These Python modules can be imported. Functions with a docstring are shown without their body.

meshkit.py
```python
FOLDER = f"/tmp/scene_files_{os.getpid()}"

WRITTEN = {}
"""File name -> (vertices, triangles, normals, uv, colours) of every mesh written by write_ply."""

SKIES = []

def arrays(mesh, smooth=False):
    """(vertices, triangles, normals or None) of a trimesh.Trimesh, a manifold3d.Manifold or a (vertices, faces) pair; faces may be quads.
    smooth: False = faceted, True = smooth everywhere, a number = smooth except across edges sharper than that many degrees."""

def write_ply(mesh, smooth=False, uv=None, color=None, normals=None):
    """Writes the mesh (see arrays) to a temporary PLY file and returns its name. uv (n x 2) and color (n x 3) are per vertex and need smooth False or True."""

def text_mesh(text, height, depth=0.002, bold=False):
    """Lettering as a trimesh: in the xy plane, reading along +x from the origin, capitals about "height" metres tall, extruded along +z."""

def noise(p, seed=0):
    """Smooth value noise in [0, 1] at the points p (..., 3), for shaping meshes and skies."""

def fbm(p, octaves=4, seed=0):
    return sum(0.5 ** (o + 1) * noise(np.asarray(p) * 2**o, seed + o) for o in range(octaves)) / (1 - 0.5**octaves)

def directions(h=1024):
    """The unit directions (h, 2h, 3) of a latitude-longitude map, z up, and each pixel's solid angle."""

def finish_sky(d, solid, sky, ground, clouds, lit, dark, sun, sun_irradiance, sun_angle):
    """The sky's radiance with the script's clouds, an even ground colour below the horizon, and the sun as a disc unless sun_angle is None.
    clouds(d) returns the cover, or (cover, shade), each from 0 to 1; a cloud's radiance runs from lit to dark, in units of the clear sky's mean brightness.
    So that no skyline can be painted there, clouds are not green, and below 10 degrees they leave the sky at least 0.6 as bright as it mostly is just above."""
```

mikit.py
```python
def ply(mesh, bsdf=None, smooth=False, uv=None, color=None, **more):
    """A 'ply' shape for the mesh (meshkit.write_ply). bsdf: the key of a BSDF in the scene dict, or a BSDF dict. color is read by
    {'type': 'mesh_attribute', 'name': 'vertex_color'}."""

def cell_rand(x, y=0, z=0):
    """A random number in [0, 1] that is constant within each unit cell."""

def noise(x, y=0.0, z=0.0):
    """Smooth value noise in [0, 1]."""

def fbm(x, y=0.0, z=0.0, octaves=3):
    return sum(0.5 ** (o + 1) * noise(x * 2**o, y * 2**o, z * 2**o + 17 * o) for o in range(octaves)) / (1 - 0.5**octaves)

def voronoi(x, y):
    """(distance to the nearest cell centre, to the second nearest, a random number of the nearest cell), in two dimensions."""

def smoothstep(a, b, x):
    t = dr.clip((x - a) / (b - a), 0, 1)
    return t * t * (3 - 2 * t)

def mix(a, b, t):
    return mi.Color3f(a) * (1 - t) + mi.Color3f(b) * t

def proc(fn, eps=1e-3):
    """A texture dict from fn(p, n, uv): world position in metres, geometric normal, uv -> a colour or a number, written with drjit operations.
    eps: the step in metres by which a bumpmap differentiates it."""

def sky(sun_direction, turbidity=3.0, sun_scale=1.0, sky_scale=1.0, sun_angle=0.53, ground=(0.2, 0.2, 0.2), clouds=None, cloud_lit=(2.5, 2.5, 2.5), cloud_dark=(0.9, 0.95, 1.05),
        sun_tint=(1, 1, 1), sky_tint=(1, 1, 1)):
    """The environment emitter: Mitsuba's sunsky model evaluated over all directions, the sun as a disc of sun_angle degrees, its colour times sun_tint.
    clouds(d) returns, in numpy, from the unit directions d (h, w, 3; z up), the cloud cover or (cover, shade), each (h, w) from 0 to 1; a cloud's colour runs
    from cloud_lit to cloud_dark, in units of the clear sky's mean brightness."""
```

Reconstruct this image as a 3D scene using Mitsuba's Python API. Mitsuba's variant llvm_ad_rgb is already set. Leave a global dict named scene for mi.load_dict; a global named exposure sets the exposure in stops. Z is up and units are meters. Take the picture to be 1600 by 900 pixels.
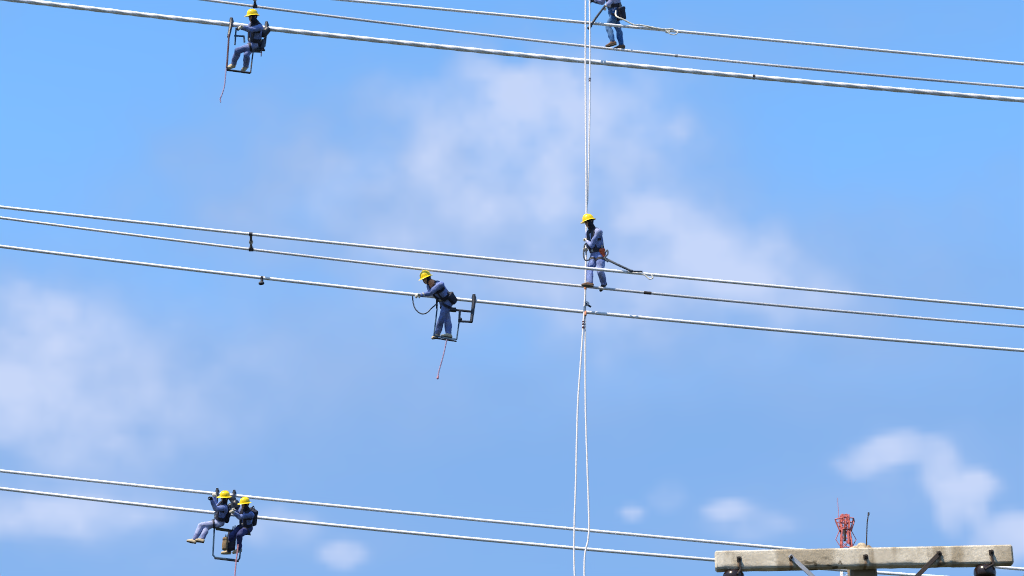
import math, random
import numpy as np, trimesh, manifold3d as m3
import drjit as dr, mitsuba as mi
import mikit, meshkit
from mikit import noise, fbm, smoothstep, mix
random.seed(7); np.random.seed(7)
T = mi.ScalarTransform4f
scene, labels = {}, {}

# ------------------------------------------------------------------ camera, sky, exposure
PITCH, FOV = math.radians(24.0), 26.0
EYE = np.array([0, 0, 1.7])
FWD = np.array([0, math.cos(PITCH), math.sin(PITCH)]); UPV = np.array([0, -math.sin(PITCH), math.cos(PITCH)])
FPX = 800 / math.tan(math.radians(FOV / 2))
scene['camera'] = {'type': 'perspective', 'fov': FOV, 'fov_axis': 'x', 'near_clip': 0.1, 'far_clip': 9000.0,
                   'to_world': T().look_at(origin=EYE.tolist(), target=(EYE + FWD).tolist(), up=[0, 0, 1])}
exposure = 2.2

# cloud masses: azimuth, elevation, half widths in degrees, density
CORES = np.array([(-0.37, 27.80, 4.28, 2.46, 0.28), (1.87, 28.28, 3.36, 1.80, 0.26), (-2.94, 25.95, 5.51, 1.48, 0.16), (3.99, 24.28, 5.37, 1.65, 0.34), (-12.09, 21.25, 4.49, 2.42, 0.36), (-12.11, 17.85, 4.03, 0.80, 0.2), 
    (10.86, 18.90, 1.51, 0.97, 0.2), (0.00, 29.28, 1.32, 0.74, 0.5), (-0.19, 28.46, 1.41, 0.98, 0.55), (1.13, 28.70, 1.69, 0.90, 0.5), (2.80, 28.10, 1.58, 0.82, 0.4), (1.11, 27.30, 2.41, 0.99, 0.3), 
    (-1.29, 26.64, 2.77, 0.99, 0.2), (3.67, 25.77, 0.91, 0.46, 0.45), (4.74, 25.08, 1.54, 0.66, 0.42), (6.16, 24.50, 1.61, 0.59, 0.34), (7.56, 23.81, 1.59, 0.46, 0.3), (-13.09, 22.79, 1.46, 0.68, 0.8), 
    (-13.66, 21.61, 1.36, 0.96, 0.75), (-12.85, 20.38, 2.20, 0.96, 0.45), (-10.65, 20.53, 2.93, 0.97, 0.25), (-12.61, 17.82, 1.83, 0.38, 0.6), (-10.78, 17.93, 1.34, 0.29, 0.45), (-13.40, 17.42, 0.98, 0.32, 0.5), 
    (-6.36, 17.67, 1.02, 0.52, 0.4), (-4.54, 17.04, 0.58, 0.33, 0.65), (9.27, 19.15, 0.61, 0.29, 0.6), (9.97, 19.47, 0.71, 0.31, 0.75), (10.91, 19.51, 0.81, 0.39, 0.85), (11.57, 18.89, 0.47, 0.64, 0.95), 
    (11.68, 17.88, 0.36, 0.71, 0.8), (12.47, 18.47, 0.56, 0.32, 0.95), (12.33, 18.00, 0.33, 0.51, 0.85), (13.30, 17.26, 0.85, 0.48, 1.0), (12.77, 16.88, 0.78, 0.48, 0.85), (5.87, 18.18, 0.55, 0.23, 0.8), 
    (3.32, 18.20, 0.29, 0.18, 0.7), (6.45, 17.72, 1.02, 0.39, 0.3), (4.25, 18.59, 0.45, 0.33, 0.25)])
HAZES = np.array([(-2.94, 25.95, 6.06, 1.98, 0.6), (3.67, 25.94, 3.10, 2.63, 0.5), (8.10, 23.95, 4.56, 1.15, 0.4), (-1.84, 26.47, 6.08, 2.30, 0.75), (1.46, 24.82, 5.97, 1.65, 0.7), (-4.45, 27.23, 2.96, 1.48, 0.35), 
    (-6.77, 25.83, 3.65, 1.80, 0.35), (4.50, 23.60, 4.63, 1.15, 0.5), (-11.33, 20.49, 5.70, 1.78, 0.7), (-5.68, 21.75, 5.86, 1.48, 0.55), (-12.58, 17.50, 4.34, 1.12, 0.5), (10.83, 18.57, 3.15, 1.61, 0.45), 
    (6.19, 21.41, 5.54, 0.98, 0.35), (9.44, 30.08, 4.74, 0.97, 0.45), (12.67, 25.59, 3.79, 1.13, 0.45), (11.16, 22.45, 3.74, 0.97, 0.4), (-5.49, 17.18, 3.77, 0.81, 0.35), (6.54, 17.80, 2.71, 0.81, 0.4), 
    (-12.78, 23.15, 2.08, 0.97, 0.4)])


def clouds(d):
    az = np.degrees(np.arctan2(d[..., 0], d[..., 1])); el = np.degrees(np.arcsin(np.clip(d[..., 2], -1, 1)))
    p = np.stack([az, el * 1.25, az * 0], -1)
    n = lambda f, o, sd: meshkit.fbm(p * f, o, sd) - .5
    wa, we, va, ve = n(.35, 3, 3) * 1.7, n(.35, 3, 9) * 1.0, n(1.2, 5, 4) * 1.0, n(1.2, 5, 10) * .8

    def masses(M, power):
        clear = np.ones_like(az)
        for ca, ce, ra, re, s in M:
            k = min(1., ra / 5.)
            g = ((az + wa * k + va * min(1., .1 + ra / 3.) - ca) / (ra * 1.15)) ** 2 + ((el + we * k + ve * min(1., .1 + ra / 3.) - ce) / (re * 1.15)) ** 2
            clear = clear * (1 - s * np.exp(-g ** (power if ra > 1.3 else power * 1.7)))
        return 1 - clear
    core, haze = masses(CORES, 1.25), masses(HAZES, 1.0)
    # the rest of the sky carries the same broken cloud
    rest = np.clip((meshkit.fbm(np.stack([az * .09, el * .16, az * 0], -1) + 5, 5, 21) - .45) * 3, 0, 1)
    away = np.clip(np.maximum(np.abs(az) - 14, np.maximum(15 - el, el - 32)) / 5, 0, 1)
    core = np.maximum(core, rest * away * .7); haze = np.maximum(haze, np.clip(rest * 1.4, 0, 1) * away * .7)
    billow = n(.8, 6, 31)
    core = np.clip(core * (1 + billow * 1.1) + billow * .36 * np.clip(core * 5, 0, 1) * np.clip(1.6 - core, 0, 1), 0, 1)
    core = core * .8 + .2 * np.clip((core - .16) / .6, 0, 1)
    haze = np.clip(haze * (1 + n(.5, 6, 61) * 1.2), 0, 1)
    streak = meshkit.fbm(np.stack([az * .16, el * .42, az * 0], -1) + 70, 5, 77) - .5
    veil = np.clip((28.5 - el) / 8.5 + streak * .7, 0, 1)
    veil = veil * veil * (3 - 2 * veil) * .84
    cover = 1 - (1 - veil) * (1 - .88 * haze) * (1 - .95 * core)
    shade = np.clip(1 - core * .92 - haze * .3 + n(.5, 5, 55) * .35 * np.clip(core * 3, 0, 1), 0, 1)
    return cover, shade


SUN = (-0.62, -0.60, 1.2)
scene['sky'] = mikit.sky(SUN, turbidity=3, clouds=clouds, cloud_lit=(.83, .985, 1.37), cloud_dark=(.315, .59, 1.12), sky_tint=(1.25, 1.63, 1.73))


# ------------------------------------------------------------------ helpers
def ray(px, py):
    d = FWD * FPX + np.array([1, 0, 0]) * (px - 800) + UPV * (450 - py)
    return d / np.linalg.norm(d)


def at(px, py, Y):
    d = ray(px, py)
    return EYE + d * (Y / d[1])


def numbered(name):
    if name not in scene and name not in labels: return name
    for i in range(1, 999):
        k = f'{name}_{i:03d}'
        if k not in scene and k not in labels: return k


def obj(name, mesh, mat, parent=None, smooth=35, label=None, cat=None, group=None, kind=None):
    key = numbered((parent + '__' if parent else '') + name)
    scene[key] = mikit.ply(mesh, mat, smooth)
    l = {}
    if label: l['label'] = label
    if cat: l['category'] = cat
    if group: l['group'] = group
    if kind: l['kind'] = kind
    if l: labels[key] = l
    return key


def thing(name, label, cat, group=None):
    key = numbered(name)
    labels[key] = {'label': label, 'category': cat}
    if group: labels[key]['group'] = group
    return key


def nrm(v):
    v = np.asarray(v, float); return v / (np.linalg.norm(v) + 1e-12)


def curve(pts, n=12):
    """Catmull-Rom through the points."""
    P = np.asarray(pts, float)
    if len(P) < 3: return np.array([P[0] + (P[-1] - P[0]) * t for t in np.linspace(0, 1, n + 1)])
    Q = np.vstack([2 * P[0] - P[1], P, 2 * P[-1] - P[-2]]); out = []
    for i in range(1, len(Q) - 2):
        for t in np.linspace(0, 1, n, endpoint=False):
            a, b, c, d = Q[i - 1:i + 3]
            out.append(.5 * (2 * b + (c - a) * t + (2 * a - 5 * b + 4 * c - d) * t * t + (3 * b - a - 3 * c + d) * t ** 3))
    return np.array(out + [P[-1]])


def tube(pts, r, sides=10, lobes=0, amp=0., pitch=1., caps=True, up=(0.13, -0.7, 0.7)):
    p = np.asarray(pts, float); n = len(p)
    t = np.gradient(p, axis=0); t /= np.linalg.norm(t, axis=1, keepdims=True) + 1e-12
    s = np.concatenate([[0], np.cumsum(np.linalg.norm(np.diff(p, axis=0), axis=1))])
    a = np.zeros_like(p); v = np.asarray(up, float)
    for i in range(n):
        v = v - t[i] * (v @ t[i])
        if np.linalg.norm(v) < 1e-6: v = np.cross(t[i], [.3, .5, .8])
        v = nrm(v); a[i] = v
    b = np.cross(t, a); th = np.arange(sides) * 2 * np.pi / sides
    rr = np.broadcast_to(np.asarray(r, float), (n,))[:, None] * np.ones(sides)
    if lobes: rr = rr * (1 + amp * np.cos(lobes * (th[None] - 2 * np.pi * s[:, None] / pitch)))
    V = (p[:, None] + rr[..., None] * (np.cos(th)[None, :, None] * a[:, None] + np.sin(th)[None, :, None] * b[:, None])).reshape(-1, 3)
    i, j = np.meshgrid(np.arange(n - 1), np.arange(sides), indexing='ij'); j2 = (j + 1) % sides
    q = np.stack([i * sides + j, i * sides + j2, (i + 1) * sides + j2, (i + 1) * sides + j], -1).reshape(-1, 4)
    F = np.vstack([q[:, [0, 1, 2]], q[:, [0, 2, 3]]])
    if caps:
        k = np.arange(1, sides - 1)
        F = np.vstack([F, np.stack([0 * k, k + 1, k], 1), np.stack([0 * k, k, k + 1], 1) + (n - 1) * sides])
    return trimesh.Trimesh(V, F, process=False)


def join(*ms): return trimesh.util.concatenate(list(ms))


def tm(man):
    m = man.to_mesh()
    return trimesh.Trimesh(np.array(m.vert_properties[:, :3]), np.array(m.tri_verts), process=True)


def ball(c, r, seg=18): return m3.Manifold.sphere(float(r), seg).translate([float(x) for x in c])
def hull(*bs): return m3.Manifold.batch_hull(list(bs))
def union(ms): return m3.Manifold.batch_boolean(list(ms), m3.OpType.Add)


def limb(p0, r0, p1, r1, seg=18): return hull(ball(p0, r0, seg), ball(p1, r1, seg))


def frame(x, y, z, o):
    return np.stack([x, y, z, o], 1).astype(float)


def slab(o, x, y, z, sx, sy, sz):
    return m3.Manifold.cube([sx, sy, sz], True).transform(frame(x, y, z, o))


def chamfer_box(sx, sy, sz, c):
    h = [(x * (sx / 2 - (c if k != 0 else 0)), y * (sy / 2 - (c if k != 1 else 0)), z * (sz / 2 - (c if k != 2 else 0))) for k in range(3) for x in (-1, 1) for y in (-1, 1) for z in (-1, 1)]
    return m3.Manifold.hull_points([list(map(float, p)) for p in h])


def softened(man, length, it=8, amp=0., freq=14., seed=0):
    m = tm(man.simplify(.0012).refine_to_length(length)); v0 = m.vertices.copy()
    if it: trimesh.smoothing.filter_taubin(m, lamb=.5, nu=.53, iterations=it)
    dv = m.vertices - v0; ln = np.linalg.norm(dv, axis=1, keepdims=True); lim = .012
    m.vertices = v0 + np.where(np.isfinite(dv), dv, 0) * np.minimum(1, lim / np.maximum(np.nan_to_num(ln, nan=1e9), 1e-9))
    if amp:
        n = m.vertex_normals
        q = m.vertices * [1, 1, .75] * freq
        f = meshkit.fbm(q, 3, seed) - .5
        ridge = .5 - np.abs(meshkit.noise(q * .9 + 7, seed + 5) - .5) * 2
        m.vertices = m.vertices + n * ((f * 1.0 + ridge * .6) * amp)[:, None]
    return m


def revolve(prof, seg=32):
    return trimesh.creation.revolve(np.array(prof, float), sections=seg)


# ------------------------------------------------------------------ materials
def two(d): return {'type': 'twosided', 'bsdf': d}


def mat(name, col, rough=.6, metal=0., var=.0, freq=8., bump=0., bfreq=60., sheen=0., spec=.5, dirt=None, dirt_amt=0.):
    base = col
    if var or dirt is not None:
        def fn(p, n, uv, col=col, var=var, freq=freq, dirt=dirt, dirt_amt=dirt_amt):
            f = fbm(p.x * freq, p.y * freq, p.z * freq, 3)
            c = mi.Color3f(col) * (1 - var + 2 * var * f)
            if dirt is not None:
                g = smoothstep(.5, .72, fbm(p.x * freq * .45 + 9, p.y * freq * .45, p.z * freq * .3, 3))
                c = mix(c, mi.Color3f(dirt), g * dirt_amt)
            return c
        base = mikit.proc(fn)
    else:
        base = {'type': 'rgb', 'value': list(col)}
    b = {'type': 'principled', 'base_color': base, 'roughness': rough, 'metallic': metal, 'specular': spec, 'sheen': sheen}
    if bump:
        def bf(p, n, uv, bump=bump, bfreq=bfreq):
            return fbm(p.x * bfreq, p.y * bfreq, p.z * bfreq, 3) * bump
        b = {'type': 'bumpmap', 'arbitrary': mikit.proc(bf, 2e-3), 'bsdf': b, 'scale': 1.0}
    scene[name] = two(b)


mat('cloth_blue', (.14, .20, .45), .85, var=.55, freq=8, dirt=(.40, .46, .72), dirt_amt=.6, sheen=.2, spec=.2)
mat('cloth_pale', (.29, .34, .57), .85, var=.35, freq=9, dirt=(.09, .12, .30), dirt_amt=.8, sheen=.2, spec=.2)
mat('cloth_navy', (.035, .045, .15), .85, var=.35, freq=9, dirt=(.09, .11, .22), dirt_amt=.5, spec=.2)
mat('denim', (.035, .12, .33), .85, var=.4, freq=8, dirt=(.12, .24, .44), dirt_amt=.7, spec=.2)
mat('webbing', (.012, .015, .035), .7, var=.4, freq=15)
mat('black_cloth', (.012, .012, .022), .9, var=.4, freq=12)
mat('skin', (.46, .27, .17), .5, var=.15, freq=18)
mat('eye', (.02, .015, .012), .2)
mat('orange_scarf', (.62, .27, .14), .8, var=.25)
mat('helmet_yellow', (.86, .62, .0), .32, var=.06, freq=14, dirt=(.6, .43, .02), dirt_amt=.25)
mat('glove_white', (.62, .60, .52), .85, var=.25, freq=25, dirt=(.32, .28, .2), dirt_amt=.5)
mat('boot_beige', (.52, .44, .30), .8, var=.25, freq=25, dirt=(.25, .2, .13), dirt_amt=.6)
mat('boot_brown', (.13, .07, .04), .7, var=.35, freq=25)
mat('boot_black', (.015, .015, .017), .55, var=.3, freq=25)
mat('sole', (.10, .085, .065), .8)
mat('steel_black', (.014, .02, .035), .45, var=.3, freq=12)
mat('steel_teal', (.025, .07, .13), .4, var=.25, freq=12)
mat('steel_galv', (.38, .39, .41), .45, .7, var=.25, freq=14)
mat('aluminium', (.72, .75, .80), .5, .1, var=.10, freq=1.3, dirt=(.52, .54, .58), dirt_amt=.5)
mat('aluminium_dull', (.64, .66, .70), .5, .15, var=.1, freq=.5, dirt=(.34, .39, .47), dirt_amt=.8)
mat('rope_white', (.70, .70, .72), .8, var=.06, freq=2)
mat('rope_orange', (.62, .26, .14), .8, var=.2)
mat('rope_lilac', (.30, .23, .36), .8, var=.2)
mat('rope_pink', (.44, .20, .25), .8, var=.2)
mat('strap_brown', (.09, .045, .06), .8, var=.3)
mat('lanyard_dark', (.05, .07, .10), .6, var=.3)
mat('lanyard_pale', (.66, .66, .60), .75, var=.2)
mat('pouch_orange', (.50, .075, .02), .7, var=.3, freq=14)
mat('canvas_khaki', (.20, .14, .075), .85, var=.35, freq=14)
mat('porcelain', (.016, .009, .008), .22, var=.3, freq=12)
mat('rust_steel', (.035, .027, .024), .6, .3, var=.4, freq=25)
mat('paint_red', (.50, .125, .115), .7, var=.15, freq=2)
mat('paint_white', (.74, .74, .74), .55, var=.1, freq=2)
mat('black_tape', (.012, .012, .014), .5)


def ground_col(p, n, uv):
    f = fbm(p.x * .05, p.y * .05, 0, 4); g = fbm(p.x * 1.3, p.y * 1.3, 3, 3)
    return mix(mi.Color3f(.028, .042, .028), mi.Color3f(.055, .055, .045), smoothstep(.45, .65, f * .7 + g * .3)) * (.7 + .6 * g)


scene['grass_soil'] = two({'type': 'principled', 'base_color': mikit.proc(ground_col), 'roughness': .95, 'specular': .1})

POLE_Y = 17.3
BOLT_X = []
ARM_Z = at(1350, 873, POLE_Y)[2]


def concrete_col(p, n, uv):
    f = fbm(p.x * 6, p.y * 6, p.z * 6, 4); fine = fbm(p.x * 60, p.y * 60, p.z * 60, 3)
    c = mix(mi.Color3f(.47, .435, .36), mi.Color3f(.60, .57, .49), smoothstep(.3, .7, f)) * (.92 + .16 * fine)
    streak = smoothstep(.52, .74, fbm(p.x * 11, p.y * 2, p.z * 1.1, 4))              # rain streaks down the faces
    c = mix(c, mi.Color3f(.17, .125, .065), streak * .68)
    band = smoothstep(.53, .68, fbm(p.x * 3.2 + 31, 2, p.z * .6, 3))
    c = mix(c, mi.Color3f(.19, .145, .08), band * .6)
    for bx in BOLT_X:                                                                # rust runs under the bolts
        run = smoothstep(.022, .004, dr.abs(p.x - bx + .012 * (fbm(p.z * 30, bx, 0, 2) - .5))) * smoothstep(.0, -.02, p.z - ARM_Z)
        c = mix(c, mi.Color3f(.16, .085, .04), run * .8)
    lichen = smoothstep(.56, .70, fbm(p.x * 20 + 5, p.y * 20, p.z * 26, 3))
    low = smoothstep(.03, -.075, p.z - ARM_Z) * smoothstep(.4, .6, fbm(p.x * 4 + 3, 0, 0, 2))
    return mix(c, mi.Color3f(.09, .075, .05), dr.clip(lichen * (.15 + 1.3 * low), 0, .9))


def concrete_bump(p, n, uv):
    return fbm(p.x * 70, p.y * 70, p.z * 70, 4) * .0018


scene['concrete'] = two({'type': 'bumpmap', 'arbitrary': mikit.proc(concrete_bump, 2e-3), 'scale': 1.0,
                         'bsdf': {'type': 'principled', 'base_color': mikit.proc(concrete_col), 'roughness': .9, 'specular': .25}})
mat('concrete_dark', (.21, .165, .11), .9, var=.4, freq=7, dirt=(.07, .055, .04), dirt_amt=.7, bump=.004, bfreq=60)
mat('mortar', (.44, .38, .28), .95, var=.3, freq=20, dirt=(.19, .12, .06), dirt_amt=.85, bump=.006, bfreq=50)

# ------------------------------------------------------------------ ground
g = np.linspace(-1, 1, 41); g = np.sign(g) * np.abs(g) ** 2.2 * 4000
gx, gy = np.meshgrid(g, g, indexing='ij')
gz = (meshkit.fbm(np.stack([gx * .004, gy * .004, gx * 0], -1), 3, 4) - .5) * np.clip((np.hypot(gx, gy) - 60) / 400, 0, 1) * 14
gv = np.stack([gx, gy, gz], -1).reshape(-1, 3)
i, j = np.meshgrid(np.arange(40), np.arange(40), indexing='ij')
gf = np.stack([i * 41 + j, (i + 1) * 41 + j, (i + 1) * 41 + j + 1, i * 41 + j + 1], -1).reshape(-1, 4)
obj('ground', (gv, gf), 'grass_soil', smooth=True, label='grassy soil under the power line', kind='structure')

# ------------------------------------------------------------------ the overhead conductors
YA, YB, YC, YD, YE, YF, YG, YH = 44.25, 44.65, 44.40, 43.55, 44.08, 44.2, 53.9, 53.6
WIRES = {}


def wire(tag, pts, Y, r, label, mat_='aluminium', lobes=0, amp=.05, pitch=.9, group=None):
    q = np.array([at(x, y, Y) for x, y in pts])
    c = np.polyfit(q[:, 0], q[:, 2], 2)
    if c[0] < 0: c = np.array([0, *np.polyfit(q[:, 0], q[:, 2], 1)])
    WIRES[tag] = (c, Y, r)
    x = np.arange(-34, 34, .07)
    p = np.stack([x, x * 0 + Y, np.polyval(c, x)], 1)
    obj('overhead_wire', tube(p, r, 16, lobes, amp, pitch), mat_, label=label, cat='wire', smooth=True)


def on_wire(tag, px):
    """The point of the wire that lies under this column of the picture."""
    c, Y, r = WIRES[tag]
    x = 0.
    for _ in range(30):
        z = np.polyval(c, x); depth = Y * FWD[1] + (z - EYE[2]) * FWD[2]
        x = (px - 800) / FPX * depth
    return np.array([x, Y, np.polyval(c, x)])


wire('A', [(520, -1), (600, 4.5), (914, 36), (1200, 62), (1600, 100)], YA, .035, 'topmost thin wire, crossing in front of the legs of the worker in jeans')
wire('B', [(300, -2), (395, 9), (600, 34), (914, 72), (974, 80), (1200, 101), (1600, 137)], YB, .031, 'thin dull overhead wire that the worker in jeans at the top edge stands on', 'aluminium_dull')
wire('C', [(0, -3), (25, 0), (350, 37), (600, 65), (914, 95), (1200, 122), (1600, 157)], YC, .055, 'thick twisted grey cable in the top group, carrying the seated worker at top left', lobes=3, amp=.08, pitch=1.5)
wire('D', [(0, 323), (392, 367), (880, 416), (1040, 430), (1600, 483)], YD, .033, 'highest of three middle wires, crossing the thighs of the worker by the ropes')
wire('E', [(0, 341), (392, 388), (630, 416.5), (760, 431.5), (880, 446), (1040, 461), (1600, 510)], YE, .030, 'second of the three middle overhead wires, under the feet of the worker by the ropes', 'aluminium_dull')
wire('F', [(0, 385), (409, 433), (630, 460), (760, 472.5), (880, 485), (1040, 498), (1600, 548)], YF, .036, 'lowest of the three middle overhead wires, in front of the hips of the leaning worker')
wire('G', [(0, 735), (280, 766), (420, 781), (880, 825), (960, 832), (1230, 857), (1600, 890)], YG, .040, 'upper overhead wire of the bottom pair, behind the heads of the two seated workers')
wire('H', [(0, 763), (280, 796), (420, 810), (880, 855), (960, 861), (1110, 875)], YH, .042, 'lower overhead wire of the bottom pair, carrying the seat of two workers')


def clamp_spacer(tag1, tag2, px, label):
    a, b = on_wire(tag1, px), on_wire(tag2, px + .5)
    k = thing('wire_spacer', label, 'spacer')
    d = nrm(b - a)
    obj('clamp', join(tube([a - [.035, 0, 0], a + [.035, 0, 0]], .045, 14), tube([a, a + d * .11], .028, 10)), 'steel_black', k)
    obj('clamp', join(tube([b - [.05, 0, 0], b + [.05, 0, 0]], .045, 14), tube([b, b - d * .10], .036, 10)), 'steel_black', k)
    obj('rod', tube([a + d * .08, b - d * .08], .026, 10), 'steel_black', k)
    mid = (a + b) / 2
    obj('sleeve', tube([mid - d * .055, mid - d * .03, mid + d * .03, mid + d * .055], [.03, .046, .046, .03], 14), 'steel_galv', k)


clamp_spacer('D', 'E', 392, 'black and silver spacer clamped between the upper two middle wires at left')
clamp_spacer('A', 'B', 398, 'dark spacer on the thin wire just above the helmet of the top left seated worker')
f_ = on_wire('F', 409.5)
k = thing('vibration_damper', 'small black damper hanging under the lowest middle wire at left', 'damper')
obj('clamp', join(tube([f_ - [.03, 0, 0], f_ + [.03, 0, 0]], .042, 14), tube([f_, f_ - [0, 0, .13]], .03, 10)), 'steel_black', k)
obj('weight', join(*[tm(hull(ball(f_ + [-.03, 0, -.13], .042), ball(f_ + [.015, 0, -.125], .04)))]), 'steel_black', k)
for tag_, px_, w_, r_, l_, m_ in (('B', 1057, .035, .037, 'tiny dark sleeve on the wire to the right of the worker in jeans', 'steel_galv'),
                                 ('C', 1178, .04, .058, 'dark ring round the thick twisted cable at upper right', 'rust_steel'),
                                 ('E', 1012, .1, .035, 'dark splice sleeve on the middle wire right of the standing worker', 'rust_steel')):
    q_ = on_wire(tag_, px_); s_ = np.polyval(np.polyder(WIRES[tag_][0]), q_[0]); d_ = nrm([1, 0, s_])
    obj('wire_sleeve', tube([q_ - d_ * w_, q_ - d_ * w_ * .7, q_ + d_ * w_ * .7, q_ + d_ * w_], [r_ * .7, r_, r_, r_ * .7], 14), m_, label=l_, cat='sleeve')


# ------------------------------------------------------------------ people
def solve(parent, px, L, near=True, flat=.86):
    """The point on the line of sight through px at bone length L from its parent; short bones in view are only slightly foreshortened."""
    d = ray(*px); v = parent - EYE; tca = v @ d; foot = EYE + d * tca; dist = np.linalg.norm(parent - foot)
    Le = min(L, max(dist * 1.14, L * flat))
    if dist >= Le: return parent + nrm(foot - parent) * min(dist, L * 1.12)
    h = math.sqrt(Le * Le - dist * dist)
    return EYE + d * (tca - h if near else tca + h)


def hand_parts(w, tip, nref, side, grow=0., curl=(40, 55, 40)):
    """Palm, four fingers of unequal length and a thumb from the side of the palm; fingers curl towards nref."""
    h = nrm(tip - w); n = nrm(nref - h * (nref @ h)); s = nrm(np.cross(h, n)) * side
    parts = [hull(ball(w, .027 + grow, 12), ball(w + h * .035 + s * .026, .016 + grow, 12), ball(w + h * .035 - s * .024, .016 + grow, 12),
                  ball(w + h * .088 + s * .034, .0125 + grow, 12), ball(w + h * .082 - s * .034, .0115 + grow, 12))]
    for q, (off, ln) in enumerate(((.034, .92), (.0115, 1.0), (-.0115, .95), (-.034, .78))):
        p = w + h * (.089 - .004 * abs(q - 1)) + s * off; ang = math.radians(6); r = .0095 + grow
        for seg_l, c in zip((.042, .028, .022), curl):
            ang += math.radians(c)
            p2 = p + (h * math.cos(ang) + n * math.sin(ang)) * seg_l * ln
            parts.append(limb(p, r, p2, r * .92, 10)); p, r = p2, r * .92
    p = w + h * .028 + s * .026; d1 = nrm(h * .6 + s * .75 + n * .35); d2 = nrm(h * .75 + s * .1 + n * .8)
    parts += [limb(p, .0135 + grow, p + d1 * .042, .0115 + grow, 10), limb(p + d1 * .042, .0115 + grow, p + d1 * .042 + d2 * .034, .0095 + grow, 10)]
    return union(parts)


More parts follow.
